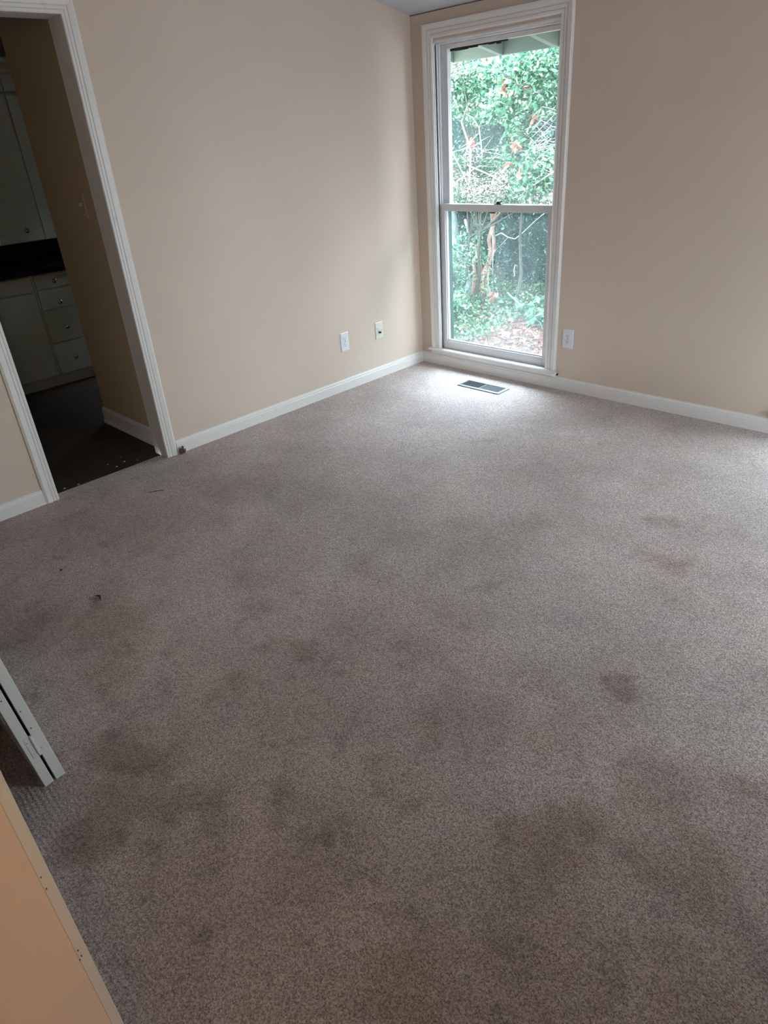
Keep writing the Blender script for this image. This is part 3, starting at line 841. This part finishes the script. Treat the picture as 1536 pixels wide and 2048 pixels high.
# --- broadleaf shrubs, nearer ones
def shrub(name, base, blobs_, leafsize, mt, lab, seed, cat='shrub', stems_=5, bmat=None):
    r = empty(name, base); rnd = random.Random(seed); bm = bmesh.new()
    hub = sum((Vector(b[0]) - Vector(base) for b in blobs_), Vector())/len(blobs_)
    hub = Vector((hub.x*.5, hub.y*.5, hub.z*.55))
    tube(bm, [Vector((0, 0, -.02)), hub*.4+Vector((.04, .02, 0)), hub*.75, hub], [.022, .019, .016, .014], 7)
    for b in blobs_:
        c = Vector(b[0]) - Vector(base)
        for k in range(1):
            t = c + Vector((rnd.uniform(-.1, .1), rnd.uniform(-.1, .1), rnd.uniform(-.05, .1)))
            s = hub
            mid = (s+t)/2 + Vector((rnd.uniform(-.12, .12), rnd.uniform(-.12, .12), 0))
            tube(bm, [s, (s+mid)/2 + Vector((rnd.uniform(-.04, .04), 0, 0)), mid, (mid+t)/2, t], [.012, .010, .009, .007, .004], 6)
            for q in range(5):
                tip = t + Vector((rnd.uniform(-1, 1)*b[1][0], rnd.uniform(-1, 1)*b[1][1], rnd.uniform(-1, 1)*b[1][2]))*.9
                tube(bm, [t, (t+tip)/2 + Vector((rnd.uniform(-.05, .05), 0, rnd.uniform(-.05, .05))), tip], [.006, .0045, .002], 5)
    obj('branch', bm, bmat or M_bark_d, r)
    pts = np.concatenate([blob(int(b[2]*1.7), np.array(Vector(b[0])-Vector(base)), b[1], seed*17+i) for i, b in enumerate(blobs_)])
    leaf_mesh('foliage', pts, leafsize, mt, r, seed=seed)
    tag(r, lab, cat); return r
def W(u, v, y): return tuple(at(u, v, y))
shrub('broadleaf_shrub', (-1.35, 3.1, gz(-1.35, 3.1)),
      [(W(1075, 165, 3.0), (.42, .35, .30), 900), (W(1040, 130, 3.1), (.35, .3, .22), 550), (W(1095, 110, 2.9), (.35, .3, .25), 500), (W(1020, 215, 3.1), (.32, .3, .20), 520),
       (W(1050, 250, 3.0), (.24, .25, .22), 380), (W(1035, 300, 3.0), (.20, .2, .22), 300), (W(1085, 330, 2.9), (.28, .25, .20), 420), (W(1065, 370, 2.9), (.30, .25, .18), 400), (W(1100, 210, 3.0), (.2, .2, .15), 200)],
      (.035, .080), M_leaf, 'pale green broadleaf shrub filling the right of the upper pane', 21)
shrub('broadleaf_shrub', (-2.3, 3.6, gz(-2.3, 3.6)),
      [(W(930, 190, 3.5), (.40, .3, .24), 650), (W(975, 150, 3.5), (.42, .3, .20), 650), (W(915, 150, 3.5), (.35, .3, .2), 420), (W(960, 235, 3.4), (.25, .2, .10), 200), (W(1000, 190, 3.4), (.3, .2, .2), 350)],
      (.035, .075), M_leaf, 'leafy green shrub at the upper left of the upper pane', 22)
shrub('vine_thicket', (-2.35, 3.3, gz(-2.35, 3.3)),
      [(W(930, 380, 3.2), (.38, .3, .16), 900), (W(975, 370, 3.3), (.4, .3, .16), 900), (W(1020, 400, 3.2), (.4, .3, .12), 600), (W(910, 340, 3.2), (.2, .2, .2), 420), (W(990, 330, 3.3), (.3, .2, .13), 500), (W(955, 345, 3.3), (.3, .2, .08), 300)],
      (.022, .048), M_ivy, 'tangled pale thicket of twigs just above the meeting rail', 23)
shrub('dry_thicket', (-2.0, 3.15, gz(-2.0, 3.15)),
      [(W(930, 370, 3.05), (.34, .2, .15), 420), (W(975, 385, 3.05), (.34, .2, .12), 480), (W(1010, 360, 3.05), (.25, .2, .15), 260), (W(1085, 395, 2.9), (.25, .2, .10), 260), (W(945, 310, 3.15), (.15, .15, .15), 120), (W(925, 140, 3.3), (.3, .2, .10), 160)],
      (.015, .035), M_pale, 'pale pinkish dry thicket in front of the green one, lower half of the upper pane', 29)
shrub('bush', (-2.45, 2.6, gz(-2.45, 2.6)),
      [(W(895, 560, 2.7), (.16, .3, .28), 650), (W(905, 620, 2.4), (.22, .3, .22), 800), (W(900, 520, 2.9), (.16, .25, .2), 350)],
      (.035, .07), M_leaf, 'bright green bush at the lower left of the lower pane', 24)
# back hedges: dark, dense
def hedge(x0, x1, yc, h, n, lab, seed):
    r = empty('hedge', ((x0+x1)/2, yc, gz((x0+x1)/2, yc))); bx_, by_, bz_ = r.location
    rng = np.random.default_rng(seed)
    # lumpy inner mass of twigs so that it is not see-through
    bm = bmesh.new()
    bmesh.ops.create_icosphere(bm, subdivisions=4, radius=1)
    for v in bm.verts:
        k = 1 + .30*noise.noise(v.co*2.4 + Vector((seed, 0, 0))) + .12*noise.noise(v.co*7)
        v.co = Vector((v.co.x*(x1-x0)*.52*k, v.co.y*.42*k, (v.co.z*.5*k+.46)*h))
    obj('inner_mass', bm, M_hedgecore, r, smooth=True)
    d = rng.normal(size=(n, 3)); d /= np.linalg.norm(d, axis=1)[:, None]; d[:, 1] = -np.abs(d[:, 1])
    kk = np.array([1 + .30*noise.noise(Vector(tuple(v*2.4)) + Vector((seed, 0, 0))) for v in d])[:, None]
    rad = rng.uniform(.98, 1.12, n)[:, None]
    p = d*kk*rad*np.array([(x1-x0)*.52, .44, h*.5]) + np.array([0, 0, .46*h])
    leaf_mesh('foliage', p, (.022, .055), M_small, r, seed=seed)
    tag(r, lab, 'hedge')
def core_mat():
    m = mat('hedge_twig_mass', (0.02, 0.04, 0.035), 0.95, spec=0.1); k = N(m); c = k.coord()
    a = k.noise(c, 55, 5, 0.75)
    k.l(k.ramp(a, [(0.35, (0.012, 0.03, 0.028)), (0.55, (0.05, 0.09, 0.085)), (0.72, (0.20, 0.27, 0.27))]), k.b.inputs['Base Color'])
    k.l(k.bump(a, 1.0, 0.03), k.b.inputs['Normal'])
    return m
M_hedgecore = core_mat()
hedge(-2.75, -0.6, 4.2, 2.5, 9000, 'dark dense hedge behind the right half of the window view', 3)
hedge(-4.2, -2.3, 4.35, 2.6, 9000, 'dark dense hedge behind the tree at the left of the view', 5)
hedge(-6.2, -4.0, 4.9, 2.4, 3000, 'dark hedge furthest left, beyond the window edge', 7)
hedge(-0.6, 2.2, 4.9, 3.4, 2500, 'dark hedge hidden by the casing, made tall to block sky light', 9)  # height raised to keep low sky light off the left wall

hedge(2.3, 5.6, 4.6, 4.6, 2500, 'added tall hedge right of the house corner, unseen, blocking sky light', 13)  # this hedge and the next are unseen, added to shade the left wall
hedge(5.7, 9.0, 4.0, 4.6, 1500, 'added hedge far to the right, unseen, blocking low sky light', 15)
# --- ground cover
rng = np.random.default_rng(77)
n = 24000
x = rng.uniform(-4.2, 1.6, n); y = rng.uniform(0.9, 4.0, n)
keep = []
for a, b in zip(x, y):
    m_ = noise.noise(Vector((a*1.6, b*1.6, 3)))
    bare = (a > -0.80+.25*m_-.25*max(0, b-1.9)) and b < 2.7+.3*m_          # pine straw area on the right
    keep.append((not bare) or m_ > .25)
x, y = x[keep], y[keep]
z = np.array([gz(a, b) for a, b in zip(x, y)]) + rng.uniform(0.0, .11, len(x))
o = leaf_mesh('ivy_ground_cover', np.stack([x, y, z], 1), (.025, .055), M_ivy, seed=5, droop=-.2, ratio=.7)
tag(o, 'low ivy and weeds carpeting the ground under the tree', 'ground cover', kind='stuff')
n = 9000
x = rng.uniform(-3.0, 1.8, n); y = rng.uniform(0.6, 3.6, n)
z = np.array([gz(a, b) for a, b in zip(x, y)]) + rng.uniform(0.0, .02, n)
o = leaf_mesh('pine_straw', np.stack([x, y, z], 1), (.06, .14), M_straw, seed=6, droop=0.0, ratio=.05)
for k, v in (('x', 0),): pass
tag(o, 'reddish pine straw and dead leaves littering the ground at the right', 'pine straw', kind='stuff')
n = 1600
x = rng.uniform(-2.2, 1.2, n); y = rng.uniform(0.7, 3.2, n)
z = np.array([gz(a, b) for a, b in zip(x, y)]) + rng.uniform(0.005, .03, n)
o = leaf_mesh('fallen_leaves', np.stack([x, y, z], 1), (.04, .08), M_dead, seed=8, droop=0.0, ratio=.6)
tag(o, 'fallen pinkish brown leaves scattered over the straw', 'fallen leaves', kind='stuff')

# --- hanging dead leaf clusters
dl = [((1012, 172, 2.9), .10, 26, 'largest reddish dead leaf cluster high in the upper pane'),
      ((1045, 168, 2.9), .08, 18, 'tan dead leaf cluster right of the largest one, upper pane'),
      ((1044, 126, 2.9), .05, 8, 'small pink dead leaf cluster nearest the eave'),
      ((1032, 290, 2.8), .06, 12, 'dead leaf cluster in the middle of the upper pane'),
      ((1018, 325, 2.8), .03, 5, 'pair of orange dead leaves low in the upper pane'),
      ((1040, 342, 2.8), .05, 9, 'pale pink dead leaf cluster above the sash lock, right side'),
      ((941, 280, 3.2), .06, 12, 'pink dead leaf cluster on the thin stem, upper pane left'),
      ((908, 335, 3.2), .07, 12, 'dead leaf cluster hanging at the left edge of the upper pane'),
      ((918, 355, 3.2), .04, 8, 'dead leaf cluster just below the one at the left edge'),
      ((940, 345, 3.2), .05, 9, 'narrow pink dead leaf cluster low on the thin stem'),
      ((1073, 230, 2.9), .04, 6, 'small dead leaf cluster beside the pale bare twigs'),
      ((990, 588, 3.0), .08, 22, 'orange dead leaf cluster at the foot of the tree, lower pane')]
for i, (p, r_, n_, lab) in enumerate(dl):
    c = at(*p)
    o = leaf_mesh('dead_leaf_cluster', blob(n_, (0, 0, 0), (r_*.6, r_*.6, r_), 100+i, 0.1), (.06, .11), M_dead, seed=200+i, droop=1.1, ratio=.42)
    o.location = c
    tag(o, lab, 'dead leaves')

# --- bare branches
def bare(name, paths, lab, mt=M_twig):
    base = Vector(at(*paths[0][0][0])); r = None
    bm = bmesh.new()
    for pts, rad in paths:
        q = [Vector(at(*p)) for p in pts]
        tube(bm, q, [rad*(1-.5*i/(len(q)-1)) for i in range(len(q))], 6)
    tag(obj(name, bm, mt, smooth=True), lab, 'branch')
bare('bare_branch', [([(938, 410, 3.1), (940, 350, 3.1), (942, 300, 3.15), (930, 265, 3.2), (923, 245, 3.2), (930, 225, 3.2), (938, 205, 3.3)], .015)], 'thin pink curved stem in the left of the upper pane', M_bark)
bare('bare_branch', [([(965, 320, 3.2), (962, 285, 3.2), (958, 255, 3.2), (945, 235, 3.2), (932, 228, 3.2)], .009)], 'slender pale stem beside the thin curved stem')
bare('bare_branch', [([(902, 300, 3.0), (915, 325, 3.0), (928, 352, 3.0), (950, 400, 3.0)], .008), ([(905, 370, 3.0), (925, 355, 3.0), (960, 330, 3.1)], .006)], 'pale diagonal branch at the left edge of the upper pane')
bare('bare_branch', [([(935, 330, 3.0), (985, 352, 3.0), (1020, 378, 3.0), (1055, 412, 3.0)], .009), ([(1000, 350, 3.0), (1022, 370, 3.0), (1045, 408, 3.0)], .008)], 'long pale branch running down to the sash lock')
bare('bare_branch', [([(1112, 340, 2.7), (1090, 355, 2.75), (1062, 374, 2.8), (1040, 392, 2.8)], .009)], 'pale branch crossing the right corner above the meeting rail')
random.seed(3)
tw = []
for i in range(60):
    x0 = random.uniform(1052, 1075); y0 = random.uniform(230, 330); L = random.uniform(30, 75); a = random.choice((random.uniform(-.9, -.3), random.uniform(-.2, .6)))
    x1 = x0+L*math.cos(a); y1 = y0+L*math.sin(a); yy = random.uniform(2.75, 3.2)
    tw.append(([(x0, y0, yy), ((x0+x1)/2, (y0+y1)/2+random.uniform(-14, 14), yy-.05), (x1, y1, yy-.1)], random.uniform(.0015, .0035)))
bare('brush_pile', tw, 'tangle of pale bluish bare twigs at the right of the upper pane')
random.seed(8); tw = []
for i in range(90):
    x0 = random.uniform(900, 1100); y0 = random.uniform(290, 405); L = random.uniform(25, 60); a = random.uniform(-1.2, 1.2)
    yy = random.uniform(2.95, 3.2)
    tw.append(([(x0, y0, yy), (x0+L*.5*math.cos(a), y0+L*.5*math.sin(a)+random.uniform(-4, 4), yy), (x0+L*math.cos(a), y0+L*math.sin(a), yy-.05)], random.uniform(.0012, .003)))
bare('twig_tangle', tw, 'tangle of thin pale twigs above the meeting rail')
bare('bare_branch', [([(905, 493, 3.2), (918, 491, 3.2), (935, 490, 3.25)], .012), ([(912, 525, 3.2), (925, 510, 3.2), (945, 503, 3.2)], .007)], 'short pale broken branch crossing the leaning trunk')
bare('bare_branch', [([(990, 472, 3.5), (1003, 466, 3.45), (1015, 474, 3.4), (1030, 478, 3.4), (1045, 466, 3.4), (1070, 442, 3.4), (1097, 420, 3.4)], .009), ([(1016, 475, 3.4), (1002, 490, 3.4), (990, 502, 3.4)], .004)], 'long pale arched branch reaching right from the tree')
bare('fallen_branch', [([(1015, 585, 2.9), (1030, 600, 2.75), (1045, 612, 2.6)], .007)], 'thin pale fallen branch on the bank right of the tree')
bare('bare_branch', [([(985, 550, 3.2), (986, 510, 3.2), (985, 470, 3.2), (982, 440, 3.2)], .006), ([(1029, 552, 3.3), (1028, 540, 3.3), (1030, 530, 3.3)], .008)], 'thin upright pale stem right of the tree trunk')

# --- young plant and stone
for i, (u, v_, Y_, n_, rr, lab) in enumerate(((1065, 590, 2.9, 60, (.2, .2, .1), 'middle young broad-leaved plant on the bank, right of the tree'), (1085, 600, 2.6, 45, (.2, .2, .08), 'young broad-leaved plant at the right edge of the lower pane'),
                                        (1015, 570, 3.1, 50, (.14, .14, .14), 'young plant with upright leaves just right of the tree foot'))):
    r = leaf_mesh('young_plant', blob(n_, (0, 0, .1), rr, 31+i, .2), (.07, .13), M_leaf, seed=31+i, droop=.1)
    c = at(u, v_, Y_); r.location = (c.x, Y_, gz(c.x, Y_))
    tag(r, lab, 'plant')
bm = bmesh.new(); bmesh.ops.create_icosphere(bm, subdivisions=3, radius=1)
for v in bm.verts:
    k = 1+.18*noise.noise(v.co*1.7); v.co = Vector((v.co.x*.075*k, v.co.y*.06*k, v.co.z*.03*k))
o = obj('stone', bm, mat('pale_stone', (0.70, 0.66, 0.58), 0.9), smooth=True)
c = at(1008, 666, 2.0); t = (gz(-.9, 2) + .02 - CAM.z)/(c.z - CAM.z); c = CAM + (c-CAM)*t
o.location = (c.x, c.y, gz(c.x, c.y)+.012)
tag(o, 'flat pale stone on the pine straw low in the lower pane', 'stone')
